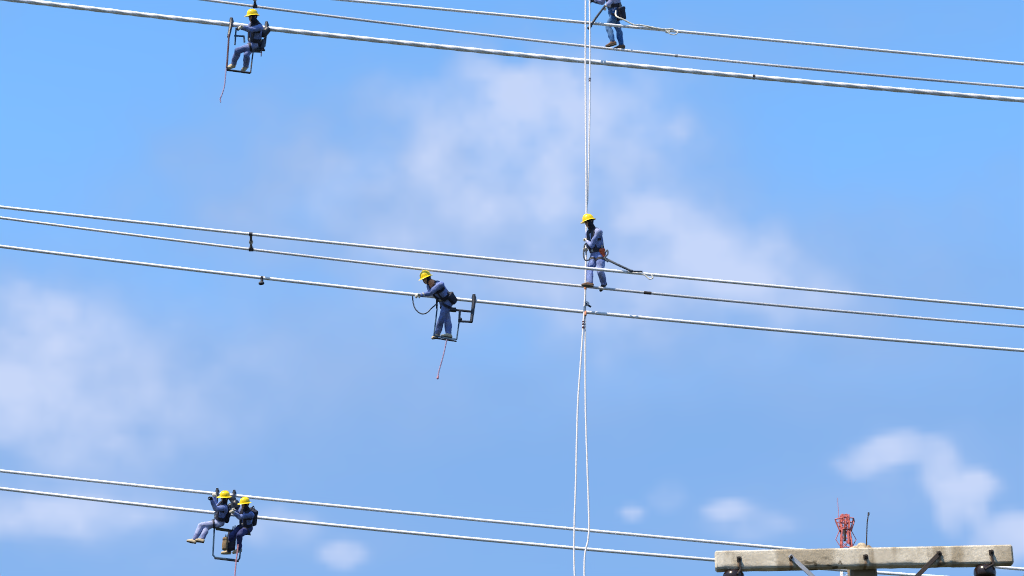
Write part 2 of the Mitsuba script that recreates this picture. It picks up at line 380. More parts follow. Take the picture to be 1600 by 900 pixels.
def person(label, s):
    """s: pixel skeleton and clothing of one worker."""
    key = thing('person', label, 'person')
    f = nrm([*s['face'], 0]); left = np.cross([0, 0, 1], f)
    P = at(*s['P'], s['Y']); N = solve(P, s['N'], .48, s.get('Nnear', True), .95)
    u = nrm(N - P); sl = nrm(left - u * (left @ u)); fr = np.cross(sl, u)
    H = solve(N, s['H'], .185, True, .97)
    hf = nrm(s.get('look', f)); hu = nrm(s.get('head_up', nrm(H - N) * .5 + np.array([0, 0, .5]))); hu = nrm(hu - hf * (hu @ hf)); hl = np.cross(hu, hf)
    J = {'P': P, 'N': N, 'H': H}
    for sd, sg in (('l', 1), ('r', -1)):
        J['s' + sd] = N - u * .055 + sl * sg * .185
        J['h' + sd] = P - u * .02 + sl * sg * .095
        for a, b, L in (('s', 'e', .29), ('e', 'w', .255), ('w', 't', .16), ('h', 'k', .42), ('k', 'a', .41), ('a', 'o', .18)):
            px, near = s[b + sd]
            J[b + sd] = solve(J[a + sd], px, L, near)
        J['t' + sd] = J['w' + sd] + nrm(J['t' + sd] - J['w' + sd]) * .16
    s['J'] = J

    def torso(g=0., low=0.):
        q = lambda k, z, x, r, y=0.: [ball(P + u * z + fr * y + sl * x, r + g), ball(P + u * z + fr * y - sl * x, r + g)]
        return [hull(*q(0, .0, .07, .105, -.015), *q(0, .12, .065, .098, .005)), hull(*q(0, .12, .065, .098, .005), *q(0, .33, .085, .105, .005)),
                hull(*q(0, .33, .085, .105, .005), ball(J['sl'], .062 + g), ball(J['sr'], .062 + g), ball(N - u * .02, .06 + g))]

    def arm(sd, g=0., upto=1.):
        w = J['e' + sd] + (J['w' + sd] - J['e' + sd]) * upto
        return [limb(J['s' + sd], .06 + g, J['e' + sd], .044 + g), limb(J['e' + sd], .044 + g, w, .031 + g)]

    def leg(sd, g=0., g2=None, upto=1.):
        a = J['k' + sd] + (J['a' + sd] - J['k' + sd]) * upto; g2 = g if g2 is None else g2
        calf = J['k' + sd] + (J['a' + sd] - J['k' + sd]) * .3 - fr * .012
        return [limb(J['h' + sd], .088 + g, J['k' + sd], .058 + g), hull(ball(J['k' + sd], .056 + g), ball(calf, .055 + g2)), limb(calf, .055 + g2, a, .036 + g2)]

    def foot(sd, g=0.):
        a, o, kn = J['a' + sd], J['o' + sd], J['k' + sd]
        d = nrm(a - kn); fd = nrm(o - a); fl = nrm(fd - d * (fd @ d)); sd_ = np.cross(fl, d)
        heel, balln, toe = a + d * .035 - fl * .045, a + d * .045 + fl * .105, a + d * .05 + fl * .165
        J['sole' + sd] = (a, d, fl, sd_)
        return [limb(a - d * .02, .042 + g, heel, .036 + g), hull(ball(a, .04 + g), ball(heel, .034 + g), ball(balln + sd_ * .018, .028 + g), ball(balln - sd_ * .018, .028 + g)),
                hull(ball(balln + sd_ * .018, .028 + g), ball(balln - sd_ * .018, .028 + g), ball(toe, .026 + g))]

    # the body: one continuous figure with a face and hands
    head = [hull(ball(H + hu * .03 - hf * .012, .088, 24), ball(H - hu * .03 + hf * .012, .07, 24)), hull(ball(H - hu * .035 + hf * .02, .06), ball(H - hu * .09 + hf * .058, .026), ball(H - hu * .05 + hl * .03 + hf * .02, .03), ball(H - hu * .05 - hl * .03 + hf * .02, .03)),
            hull(ball(H + hu * .012 + hf * .083, .008, 10), ball(H - hu * .026 + hf * .10, .012, 10), ball(H - hu * .028 + hf * .085 + hl * .014, .008, 10), ball(H - hu * .028 + hf * .085 - hl * .014, .008, 10)),
            hull(ball(H + hu * .022 + hf * .077 + hl * .034, .011, 10), ball(H + hu * .022 + hf * .077 - hl * .034, .011, 10)),
            hull(ball(H - hu * .058 + hf * .078 + hl * .017, .008, 10), ball(H - hu * .058 + hf * .078 - hl * .017, .008, 10)),
            limb(H - hu * .04 - hf * .01, .056, N - u * .01, .062)]
    for sg in (1, -1):
        head.append(hull(ball(H + hu * .02 + hl * sg * .083 - hf * .012, .012, 10), ball(H - hu * .025 + hl * sg * .08 - hf * .004, .009, 10), ball(H + hl * sg * .09 - hf * .02, .01, 10)))
    hands = {}
    nref = np.asarray(s.get('palm', (0, 0, -1)), float)
    for sd, sg in (('l', 1), ('r', -1)):
        hands[sd] = lambda g, sd=sd, sg=sg: hand_parts(J['w' + sd], J['t' + sd], nref, -sg, g)
    bod = union(torso(-.012) + head + arm('l', -.008) + arm('r', -.008) + [hands['l'](-.002), hands['r'](-.002)] + leg('l', -.014) + leg('r', -.014) + foot('l', -.01) + foot('r', -.01))
    obj('body', softened(bod, .022, 4), 'skin', key, smooth=True)
    for sg in (1, -1):
        obj('eye', tm(ball(H + hu * .008 + hf * .083 + hl * sg * .031, .0105, 12)), 'eye', key, smooth=True)
    # clothing
    cut = slab(P - u * .045, sl, fr, u, .9, .9, .16)
    shirt = union(torso(.008) + arm('l', .012, .93) + arm('r', .012, .93) + [hull(ball(N, .066), ball(N + u * .02, .064))])
    obj('shirt', softened(shirt - slab(P - u * .13, sl, fr, u, .9, .9, .16), .018, 5, .030, 10, 3), s['shirt'], key, smooth=True)
    pants = union([hull(ball(P + sl * .072 - fr * .015, .119), ball(P - sl * .072 - fr * .015, .119), ball(P + u * .07 + sl * .066, .112), ball(P + u * .07 - sl * .066, .112))]
                  + leg('l', .014, .02, .93) + leg('r', .014, .02, .93))
    obj('trousers', softened(pants - slab(P + u * .21, sl, fr, u, .9, .9, .16), .018, 5, .032, 9, 8), s['pants'], key, smooth=True)
    for sd in 'lr':
        bt = s['boot'] if isinstance(s['boot'], str) else s['boot'][sd]
        ft = union(foot(sd, .004)); a, d, fl, sd_ = J['sole' + sd]
        b = obj('boot', softened(ft, .02, 3), bt, key, smooth=True)
        so = tm(hull(*[ball(a + d * .072 + fl * x + sd_ * y, .012, 10) for x, y in ((-.062, .02), (-.062, -.02), (.1, .032), (.1, -.032), (.175, .012), (.175, -.012))]))
        obj('sole', so, 'sole', b, smooth=40)
    for sd in 'lr':
        gm = s['glove'] if isinstance(s['glove'], str) else s['glove'][sd]
        if gm:
            cuff = limb(J['w' + sd] + (J['e' + sd] - J['w' + sd]) * .28, .047, J['w' + sd], .034)
            obj('glove', softened(hands[sd](.003) + cuff, .02, 2), gm, key, smooth=True)
    if s.get('hood', True):
        hood = union([hull(ball(H + hu * .03 - hf * .012, .1, 24), ball(H - hu * .04 + hf * .012, .083, 24)), limb(H - hu * .05, .072, N - u * .01, .086)]) - ball(H + hf * .105 - hu * .014, .075, 20)
        obj('hood', softened(hood, .02, 3, .006, 20, 2), s.get('hood_mat', 'black_cloth'), key, smooth=True)
    if s.get('scarf'):
        obj('scarf', softened(hull(ball(N + u * .02 + fr * .02, .075), ball(N + u * .07 + fr * .03, .07), ball(N - u * .05 + fr * .09, .035)), .02, 3, .012, 20), s['scarf'], key, smooth=True)
    # hard hat: dome with a raised crest, full brim with a longer peak
    prof = [(0, .138), (.03, .136), (.062, .126), (.09, .106), (.108, .078), (.118, .04), (.121, .008), (.135, .002), (.153, -.008), (.155, -.014), (.135, -.006), (.116, -.002), (.112, .03), (.1, .075), (.07, .112), (.03, .128), (0, .13)]
    dome = [p for p in prof[:7]] + [(.115, .006), (.112, .03), (.1, .075), (.07, .112), (.03, .128), (0, .13)]
    brim = [(.114, .009), (.121, .0095), (.137, .002), (.153, -.008), (.156, -.0145), (.136, -.006), (.114, .0)]
    M = np.eye(4); M[:3, 0], M[:3, 1], M[:3, 2], M[:3, 3] = hl, -hf * 1.0, hu, H + hu * s.get('hat_up', .042) + hf * .004
    hm = revolve(dome, 40); cr = tm(hull(*[ball((0, 1.06 * y, z), .013, 10) for y, z in ((-.07, .115), (-.03, .136), (.03, .136), (.07, .115))]))
    hm = join(hm, cr, *[tm(hull(*[ball((x, 1.06 * y, z), .008, 8) for y, z in ((-.06, .112), (0, .13), (.06, .112))])) for x in (-.045, .045)])
    hm.vertices *= [1, 1.1, 1]; hm.apply_transform(M)
    hk = obj('helmet', hm, 'helmet_yellow', key, smooth=40)
    bm = revolve([*brim, brim[0]], 40); v = bm.vertices; v *= [1, 1.1, 1]; fp = np.clip(-v[:, 1] / .17, 0, 1)
    v[:, 1] -= fp ** 2 * .03 * (np.hypot(v[:, 0], v[:, 1]) > .13); v[:, 2] -= fp ** 2 * .012
    bm.vertices = v; bm.apply_transform(M)
    obj('brim', bm, 'helmet_yellow', hk, smooth=40)
    st = [H + hl * .095 + hu * .03, H + hl * .075 - hu * .06 + hf * .03, H - hu * .115 + hf * .045, H - hl * .075 - hu * .06 + hf * .03, H - hl * .095 + hu * .03]
    obj('chin_strap', tube(curve(st, 6), .008, 8), 'webbing', hk, smooth=True)
    # full body harness that follows the torso
    big = union(torso(.03)); hw = s.get('strap', .05)
    straps = [slab(P + u * .11, sl, fr, u, .8, .8, .085)]
    straps += [slab(P + u * .38 + sl * x, sl, fr, u, hw, .8, .5) for x in (-.085, .085)] + [slab(P + u * .33 + fr * .2, sl, fr, u, .8, .4, .05)]
    har = big ^ union(straps)
    har = har + union([union(leg(sd, .03)[:1]) ^ slab(J['h' + sd] + (J['k' + sd] - J['h' + sd]) * .3, *(lambda z: (nrm(np.cross(z, fr)), nrm(np.cross(z, np.cross(z, fr))), z))(nrm(J['k' + sd] - J['h' + sd])), .4, .4, .05) for sd in 'lr'])
    hk = obj('harness', tm(har), s.get('harness', 'webbing'), key, smooth=40)
    ring = trimesh.creation.torus(.03, .007, 20, 8); Mr = np.eye(4); Mr[:3, 0], Mr[:3, 1], Mr[:3, 2], Mr[:3, 3] = sl, u, fr, P + u * .36 - fr * .125
    ring.apply_transform(Mr); obj('back_ring', ring, 'steel_galv', hk, smooth=True)
    bk = chamfer_box(.07, .02, .055, .006).transform(frame(sl, fr, u, P + u * .11 + fr * .125)); obj('buckle', tm(bk), 'steel_galv', hk)
    return key, J, (P, u, sl, fr)


def pouch(c, ax, label, cat, m, w=.16, d=.1, h=.22, name='tool_pouch', tools=True):
    sl, fr, u = ax
    k = thing(name, label, cat)
    b = chamfer_box(w, d, h, .03).transform(frame(sl, fr, u, c))
    obj('bag', softened(b, .02, 5, .015, 18, 4), m, k, smooth=True)
    fl = chamfer_box(w * 1.04, d * 1.1, h * .28, .02).transform(frame(sl, fr, u, c + u * h * .38)); obj('flap', softened(fl, .02, 3, .006, 18, 6), m, k, smooth=True)
    obj('strap', tube(curve([c + u * h * .3 - fr * d * .5, c + u * h * .75, c + u * h * .3 + fr * d * .5], 6), .012, 8), 'webbing', k, smooth=True)
    if tools:
        obj('tool_handle', tube([c + u * h * .3 + sl * .02, c + u * h * .8 + sl * .05], .016, 8), 'steel_galv', k, smooth=True)
    return k


L, R = True, False
S1 = dict(Y=44.30, P=(397, 69), N=(400.5, 37), H=(395, 26.5), face=(-.85, -.52), look=(-.8, -.5, -.3),
          el=((391, 47), True), wl=((380, 42.5), True), tl=((372, 41), True), er=((388, 46), True), wr=((377, 43.5), True), tr=((369, 43), True),
          kl=((371.5, 79), True), al=((364.5, 101), False), ol=((356, 106), True), kr=((385, 86), True), ar=((384.5, 103), False), orr=((378, 110), True),
          shirt='cloth_blue', pants='cloth_blue', boot='boot_beige', glove={'l': 'glove_white', 'r': 'black_cloth'}, strap=.105)
S3 = dict(Y=43.95, P=(934, 398), N=(926.5, 358), H=(920.5, 347), face=(-.85, -.5), look=(-.85, -.35, -.35),
          el=((925, 384), True), wl=((918, 377), False), tl=((914.5, 371), False), er=((919, 381), False), wr=((915, 391), True), tr=((913.5, 386), True),
          kl=((938, 425), True), al=((943.5, 443), False), ol=((937.5, 447.5), True), kr=((921, 424), True), ar=((922, 443), True), orr=((913, 447), True),
          shirt='cloth_blue', pants='cloth_blue', boot={'l': 'boot_black', 'r': 'boot_brown'}, glove='glove_white', strap=.1)
S4 = dict(Y=44.25, P=(697, 469), N=(678, 443.5), H=(666.5, 435.5), face=(-.9, -.4), look=(-.6, -.62, -.5), head_up=(-.12, -.1, 1),
          el=((670, 459), True), wl=((657, 461), True), tl=((647, 459.5), True), er=((674, 457), False), wr=((662, 460.5), False), tr=((650, 461), False),
          kl=((689, 499), True), al=((684, 521.5), False), ol=((677, 528), True), kr=((699, 500), False), ar=((701, 523), True), orr=((695, 529.5), True),
          shirt='cloth_blue', pants='cloth_blue', boot='boot_beige', glove='glove_white', scarf='orange_scarf', strap=.042, Nnear=True)
S2 = dict(Y=44.65, P=(961, 16), N=(955, -19), H=(950, -31), face=(-.85, -.5), look=(-.85, -.4, -.25),
          el=((955, 2), True), wl=((947.5, 8.5), True), tl=((941.5, 13), True), er=((941, 4), False), wr=((928, 2), True), tr=((920, 0), True),
          kl=((950.5, 42), True), al=((957.5, 66), True), ol=((949, 74), True), kr=((966, 46), True), ar=((971, 71), True), orr=((962, 78), True),
          shirt='cloth_pale', pants='denim', boot='boot_brown', glove={'l': 'glove_white', 'r': 'black_cloth'}, strap=.05)
S5 = dict(Y=53.35, P=(342, 815), N=(350, 787), H=(351.5, 778), face=(-.9, -.42), look=(-.9, -.3, -.15),
          el=((337, 795), True), wl=((331, 783), True), tl=((328.5, 773), True), er=((339, 792), False), wr=((334, 777), True), tr=((335, 769), True),
          kl=((312, 822), True), al=((303.5, 844), True), ol=((294, 851), True), kr=((322, 825), True), ar=((315.5, 843), True), orr=((306, 849), True),
          shirt='cloth_blue', pants='cloth_pale', boot='boot_beige', glove={'l': 'black_cloth', 'r': 'glove_white'}, strap=.115)
S6 = dict(Y=53.3, P=(384, 823), N=(386, 797), H=(383, 788), face=(-.8, -.6), look=(-.75, -.6, -.3),
          el=((374, 808), True), wl=((366, 801), True), tl=((360, 796), True), er=((373, 806), False), wr=((367, 798), True), tr=((362, 793), True),
          kl=((374, 836), True), al=((373.5, 858), False), ol=((366, 867), True), kr=((362, 838), True), ar=((357, 861), False), orr=((348, 868), True),
          shirt='cloth_blue', pants='cloth_navy', boot='boot_beige', glove='glove_white', strap=.1)
for s in (S1, S2, S3, S4, S5, S6): s['or'] = s.pop('orr')
p1, J1, X1 = person('worker in yellow helmet and black hood seated on a hanging frame at top left', S1)
p2, J2, X2 = person('worker in blue jeans on a wire, cut off by the top edge of the picture', S2)
p3, J3, X3 = person('worker in yellow helmet standing on a wire beside the hanging white ropes', S3)
p4, J4, X4 = person('worker in yellow helmet leaning forward over a wire with both arms out', S4)
p5, J5, X5 = person('left worker of the seated pair, pale trousers and legs stretched out to the left', S5)
p6, J6, X6 = person('right worker of the seated pair, dark trousers and black backpack', S6)


def ax(X): return X[2], X[3], X[1]


pouch(X2[0] + X2[3] * .0 + X2[2] * .16 - X2[1] * .10, ax(X2), 'black tool bag on the hip of the worker in jeans at the top edge', 'tool bag', 'webbing', .26, .16, .30)
pouch(X3[0] + X3[2] * .15 - X3[1] * .02, ax(X3), 'red orange tool pouch on the hip of the worker standing by the ropes', 'tool bag', 'pouch_orange', .13, .13, .27)
pouch(X4[0] - X4[3] * .03 + X4[2] * .15 - X4[1] * .0, ax(X4), 'black tool bag on the hip of the worker leaning over a wire', 'tool bag', 'webbing', .17, .18, .25)
pouch(X1[0] + X1[2] * .15 - X1[3] * .06, ax(X1), 'dark tool bag on the hip of the top left seated worker', 'tool bag', 'webbing', .12, .14, .2)
pouch(X6[0] - X6[3] * .19 + X6[1] * .22, ax(X6), 'black backpack on the back of the right worker of the seated pair', 'backpack', 'webbing', .27, .14, .42, 'backpack', False)
pouch(at(351.5, 850, 53.15), (np.array([1., 0, 0]), np.array([0, 1., 0]), np.array([.05, 0, 1.])), 'khaki canvas tool bag hanging between the two workers of the seated pair', 'tool bag', 'canvas_khaki', .13, .14, .32)
pouch(X5[0] - X5[3] * .17 + X5[1] * .2, ax(X5), 'black backpack on the back of the left worker of the seated pair', 'backpack', 'webbing', .2, .12, .36, 'backpack', False)
pouch(at(362, 845, 53.35), (np.array([1., 0, 0]), np.array([0, 1., 0]), np.array([.05, 0, 1.])), 'black equipment bag hanging under the seat of the pair, behind the khaki bag', 'tool bag', 'webbing', .2, .16, .5)


# ------------------------------------------------------------------ hanging work seats
def pipe(px, Y, r=.02, dy=0., n=1):
    p = [at(x, y, Y + dy) for x, y in px]
    return tube(p, r, 10) if len(p) == 2 else join(*[tube([p[i], p[i + 1]], r, 10) for i in range(len(p) - 1)], *[trimesh.creation.icosphere(2, r * 1.01).apply_translation(q) for q in p[1:-1]])


def hook(tag_, px, foot, r=.03):
    """A roller hook: wheel on the wire, cheek plates and a post down to foot."""
    w = on_wire(tag_, px); R_ = WIRES[tag_][2]
    wheel = revolve([(0, -.025), (.05, -.025), (.05, -.018), (.035, -.006), (.035, .006), (.05, .018), (.05, .025), (0, .025)], 24)
    wheel.apply_transform(trimesh.transformations.rotation_matrix(math.pi / 2, [1, 0, 0])); wheel.apply_translation(w + [0, 0, R_ + .035])
    top = w + [0, -.05, R_ + .04]
    post = join(tube([top + [0, 0, .05], top - [0, 0, .12], np.array(foot)], [r * .7, r * .8, r * .62], 10), tube([top, top + [0, .1, 0]], .022, 10))
    return wheel, post


# seat of the top left worker
k = thing('hanging_seat', 'dark metal hanging seat with footrest under the top left worker, hooked on the thick cable', 'work seat')
wh, po = hook('C', 361.5, at(357, 58, 44.25), .055); obj('roller', wh, 'steel_black', k); obj('hanger', po, 'steel_black', k)
wh, po = hook('C', 416.5, at(413, 72, 44.25), .05); obj('roller', wh, 'steel_black', k); obj('hanger', po, 'steel_black', k)
obj('frame', join(pipe([(357.5, 56), (353.7, 108.5), (391.5, 113.5), (394, 92), (396, 78)], 44.15, .017), pipe([(398, 77.5), (414, 78.5)], 44.25, .025)), 'steel_black', k)
obj('guard_frame', join(pipe([(369, 44), (367, 70)], 44.50, .02), pipe([(366, 56), (381, 56.5), (382, 66)], 44.50, .022)), 'steel_teal', k)
obj('footrest', tm(chamfer_box(.55, .05, .024, .008).transform(frame(nrm(at(391, 113.5, 44.20) - at(354, 108.5, 44.20)), (0, 1, 0), (0, 0, 1), at(372.5, 112, 44.20)))), 'steel_black', k)
obj('seat_board', tm(chamfer_box(.3, .22, .025, .008).transform(frame((1, 0, -.05), (0, 1, 0), (0.05, 0, 1), at(397, 78, 44.32)))), 'steel_teal', k)
obj('pulley_block', join(tm(hull(ball(at(412, 53, 44.15), .085), ball(at(418, 47, 44.15), .075))), tm(hull(ball(at(411, 64, 44.20), .045), ball(at(410, 75, 44.20), .05)))), 'steel_black', k, smooth=True)
obj('lashing', pipe([(357.9, 54), (354.4, 105)], 44.10, .022), 'strap_brown', k)

# seat of the leaning worker
k = thing('hanging_seat', 'black stepped metal hanging seat with footrest below the worker leaning over the middle wire', 'work seat')
wh, po = hook('F', 740.5, at(736.5, 503, 44.13), .055); obj('roller', wh, 'steel_black', k); obj('hanger', po, 'steel_black', k)
wh, po = hook('F', 683, at(682.5, 482, 44.45), .03); obj('roller', wh, 'steel_black', k); obj('hanger', po, 'steel_black', k)
obj('side_bracket', join(pipe([(703, 483.5), (738, 487)], 44.17, .026), pipe([(718.5, 486), (717.5, 502), (738, 503)], 44.17, .026), tm(ball(at(719, 499, 44.17), .045))), 'steel_black', k)
obj('frame', join(pipe([(717.5, 502), (713.5, 530), (700, 529), (678, 524.5), (683, 482)], 44.20, .017)), 'steel_teal', k)
obj('footrest', tm(chamfer_box(.52, .05, .024, .008).transform(frame(nrm(at(711, 531, 44.20) - at(678, 526, 44.20)), (0, 1, 0), (0, 0, 1), at(695, 530.5, 44.20)))), 'steel_black', k)
obj('seat_board', tm(chamfer_box(.3, .22, .025, .008).transform(frame((1, 0, -.08), (0, 1, 0), (0.08, 0, 1), at(702, 483.5, 44.40)))), 'steel_black', k)

# seat of the pair
k = thing('hanging_seat', 'black metal hanging frame with footrest carrying the two seated workers at lower left', 'work seat')
for px_, ft in ((339.5, (337.5, 800)), (366, (368, 800))):
    wh, po = hook('G', px_, at(*ft, 53.75), .05); obj('roller', wh, 'steel_black', k); obj('hanger', po, 'steel_black', k)
obj('frame', pipe([(336, 800), (334.5, 832), (332.6, 867), (336, 871), (372, 875.5), (374.5, 872), (378, 832)], 53.3, .022), 'steel_teal', k)
obj('footrest', tm(chamfer_box(.62, .06, .024, .008).transform(frame(nrm(at(373, 876, 53.3) - at(336, 871.5, 53.3)), (0, 1, 0), (0, 0, 1), at(354, 875, 53.3)))), 'steel_black', k)
obj('seat_board', tm(chamfer_box(.9, .2, .025, .008).transform(frame(nrm(at(395, 833, 53.3) - at(336, 824, 53.3)), (0, 1, 0), (0, 0, 1), at(364, 830, 53.35)))), 'steel_black', k)
obj('gear_block', join(*[softened(hull(ball(at(x, y, 53.6), .09), ball(at(x + 3, y + 7, 53.6), .075)), .03, 3, .03, 12) for x, y in ((363, 779), (368, 786), (361, 792))]), 'steel_black', k, smooth=True)

# ------------------------------------------------------------------ ropes, lanyards, tools
def cord(name, pts, r, m_, label, cat, n=10, lobes=3, amp=.1, pitch=.25):
    p = curve(pts, n)
    return obj(name, tube(p, r, 10, lobes, amp, pitch), m_, label=label, cat=cat, smooth=True)


def ropeY(py): return 43.98


lp = [(915.5, -120), (915, 0), (914.6, 100), (915.2, 200), (916, 300), (916, 380), (914.5, 450), (911.5, 505), (906.8, 573), (902.5, 640), (899.6, 755), (897.3, 825), (897.8, 900)]
rp = [(921, -120), (921.3, 0), (921.8, 100), (921, 190), (918.5, 300), (916.5, 330), (915.8, 380), (914.6, 450), (914.4, 513), (914.4, 573), (915, 640), (917.2, 715), (920.3, 813), (919, 842), (913, 900)]
for pts, lab, off in ((lp, 'left one of the two long white hand ropes hanging down the picture', 0.), (rp, 'right one of the two long white hand ropes, bulging near its foot', .03)):
    q = [at(x, y, ropeY(y) + off) for x, y in pts]
    e = q[-1]; q += [e + [.12, 0, -3], [e[0] + .1, e[1], .03]]; q = [q[0] + [0, -.5, 3]] + q
    cord('rope', q, .0185, 'rope_white', lab, 'rope', 26, 0)
for (x, y), lab in (((914.5, 449), 'short orange tie around the white ropes at the feet of the standing worker'), ((914.5, 490), 'short orange tie around the white ropes just below the lowest middle wire')):
    c = at(x, y, 43.98)
    obj('rope_tie', tube([c + [0, 0, .06], c + [.005, 0, 0], c - [0, 0, .05]], [.026, .031, .026], 12, 3, .12, .1), 'rope_orange', label=lab, cat='tie', smooth=True)
for pts, lab in ((((911.4, 502), (911.3, 515)), 'small dark knot on the left white rope below the lowest middle wire'), (((921.6, 122), (921.4, 128)), 'small dark knot on the right white rope below the thick cable')):
    a, b = (at(x, y, ropeY(y) - .0 + (.03 if x > 918 else 0)) for x, y in pts)
    obj('rope_knot', tube(curve([a, a * .6 + b * .4, b], 8), [.022 + .008 * math.sin(i * 1.1) for i in range(17)], 10), 'strap_brown', label=lab, cat='knot', smooth=True)
k = thing('rope_clip', 'dark metal clip sticking out of the white ropes between the two lowest middle wires', 'clip')
obj('gate', pipe([(915.5, 474), (919, 477), (923.5, 479.5)], 43.93, .022), 'steel_black', k)
obj('ring', tube(curve([at(x, y, 43.92) for x, y in ((914, 472), (917, 471.5), (920, 474.5), (917, 477.5), (914, 475))], 6), .014, 8), 'steel_galv', k, smooth=True)

cord('tail_rope', [at(x, y, 44.10) for x, y in ((353.5, 106), (352, 122), (350.5, 135), (347, 147), (344.2, 154), (344.8, 160))], .013, 'rope_lilac', 'thin lilac rope end hanging from the seat of the top left worker', 'rope')
cord('tail_rope', [at(x, y, 44.1) for x, y in ((698, 531), (695, 545), (692, 558), (688, 572), (685.5, 581), (684, 590))], .014, 'rope_lilac', 'thin rope with a red tip hanging below the leaning worker', 'rope')
e_ = at(683.8, 591, 44.1); obj('tip', tm(hull(ball(e_, .026), ball(e_ + [.01, 0, .05], .018))), 'rope_pink', 'tail_rope_001', smooth=True)
q = [at(x, y, 53.2) for x, y in ((373, 846), (371, 862), (369, 878), (367, 900), (366, 925))]; q.append([q[-1][0] - .1, q[-1][1], q[-1][2] - 2.5])
cord('tail_rope', q, .017, 'rope_pink', 'pink red rope hanging from the two seated workers out of the picture', 'rope')
cord('tail_rope', [at(x, y, 44.15) for x, y in ((409.5, 76), (408.5, 82), (408, 88))], .011, 'strap_brown', 'short strap end hanging at the right of the top left seat', 'rope')

# lanyards
aw = on_wire('A', 1003); aw2 = on_wire('A', 1052)
cord('lanyard', [X2[0] + X2[2] * .12 + X2[3] * .08, at(963, 25, 44.20), at(975, 31, 44.15), at(990, 38.5, 44.17), aw + [0, -.06, .035], aw2 + [-.25, -.05, .02], aw2 + [0, -.05, .03]], .018, 'lanyard_pale', 'pale lanyard running from the worker in jeans along the topmost wire', 'lanyard')
obj('loop', join(tube(curve([at(x, y, 44.17) for x, y in ((1040, 47), (1047, 53), (1055, 54), (1059, 50), (1053, 47))], 6), .013, 8), tube([aw2 + [-.18, -.02, -.03], aw2 + [-.08, -.02, -.04]], .035, 10)), 'lanyard_pale', 'lanyard', smooth=True)
dw = on_wire('D', 995)
cord('lanyard', [at(944, 403, 43.6), at(952, 407, 43.55), at(964, 413, 43.5), at(977, 419, 43.48), at(988, 423.5, 43.48), dw + [.12, -.05, .02]], [.026] * 41 + [.016] * 10, 'lanyard_dark', 'dark lanyard from the standing worker by the ropes to the highest middle wire', 'lanyard')
obj('hook', tube(curve([at(x, y, 43.52) for x, y in ((945, 395), (949, 391), (949.5, 397), (945, 403), (950, 409), (946, 406))], 6), .018, 8), 'lanyard_dark', 'lanyard_001', smooth=True)
cord('wire_loop', [at(x, y, 43.48) for x, y in ((1004, 428), (1009, 431), (1015, 436), (1020, 434), (1018, 429.5))], .014, 'lanyard_pale', 'small white loop hanging on the highest middle wire right of the standing worker', 'loop')
cord('lanyard', [at(x, y, 43.85) for x, y in ((919, 379), (914, 382), (912, 392), (912.3, 402), (916, 407), (924, 404))], .016, 'lanyard_dark', 'dark loop of cord round the ropes in front of the standing worker', 'lanyard')
cord('lanyard', [at(x, y, 44.05) for x, y in ((644.5, 463), (645.5, 472), (648, 481), (654, 488), (661, 490.5), (668, 488), (674, 482), (682, 475))], .014, 'lanyard_dark', 'slack dark cord hanging in a bow under the hands of the leaning worker', 'lanyard')
# pole held by the worker in jeans
k = thing('hot_stick', 'black stick held slanting down by the worker in jeans', 'stick')
obj('shaft', tube([at(945.5, 9, 44.20), at(931, 28, 44.10), at(922.5, 41, 44.05)], [.022, .027, .028], 12), 'steel_black', k, smooth=True)
obj('grip', tube([at(923.5, 39.5, 44.05), at(919.5, 45, 44.05)], [.036, .04], 12), 'steel_black', k, smooth=40)

# ------------------------------------------------------------------ concrete pole with cross arm
k = thing('utility_pole', 'weathered concrete utility pole with cross arm at the lower right corner', 'utility pole')
a0, a1 = at(1117, 877.5, POLE_Y + .1), at(1582, 868, POLE_Y - .1)
ac = (a0 + a1) / 2; xd = nrm(a1 - a0); LEN = np.linalg.norm(a1 - a0); yd = nrm(np.cross([0, 0, 1.], xd)); zd = np.cross(xd, yd)
AH, AW = .158, .115
arm_ = tm(chamfer_box(LEN, AW, AH, .015).refine_to_length(.018))
v = arm_.vertices; nn = arm_.vertex_normals
edge = np.clip(1 - (AH / 2 - np.abs(v[:, 2])) / .03, 0, 1) * np.clip(1 - (AW / 2 - np.abs(v[:, 1])) / .03, 0, 1)
lowedge = edge * (v[:, 2] < 0)
f1 = meshkit.fbm(v * 9 + 3, 3, 5); f2 = meshkit.fbm(v * 40, 3, 8)
chip = np.clip((f1 - .5) * 5, 0, 1) * lowedge
arm_.vertices = v + nn * ((f2 - .5) * .002)[:, None] - nn * (chip * .012 + edge * (f2 - .35).clip(0) * .01)[:, None]
Ma = np.eye(4); Ma[:3, :] = frame(xd, yd, zd, ac); arm_.apply_transform(Ma)
ca = obj('cross_arm', arm_, 'concrete', k, smooth=20)
loc = lambda px, dz=0., dy=-AW / 2: (lambda t: a0 + xd * t + yd * dy + zd * dz)(LEN * (px - 1117) / 465.)
pc = loc(1349.5, 0, AW / 2 + .115); topz = ac[2] + AH / 2 + .012
sh = m3.Manifold.hull_points([[float(pc[0] + x * w), float(pc[1] + y * w), float(z)] for w, z in ((.105, topz), (.15, 0.0)) for x, y in ((-1, -.85), (-.85, -1), (.85, -1), (1, -.85), (1, .85), (.85, 1), (-.85, 1), (-1, .85))])
obj('shaft', softened(sh, .08, 0), 'concrete_dark', k, smooth=30)
cap = union([hull(ball(pc + [-.05, 0, 0], .05), ball(pc + [.05, .02, 0], .05), ball(pc + [.01, -.04, .03], .035)), ball(pc + [-.075, -.06, -.0], .035), ball(pc + [.06, -.05, .0], .045), ball(pc + [.005, -.03, .03], .05), ball(pc + [-.03, .0, .02], .05)])
cm = softened(cap, .012, 3, .035, 28, 12); cm.apply_translation([0, 0, topz - pc[2] - .002]); obj('cap', cm, 'mortar', k, smooth=50)
r0 = at(1354, 848, pc[1]); r1 = at(1355, 818, pc[1]); r2 = at(1357, 803, pc[1])
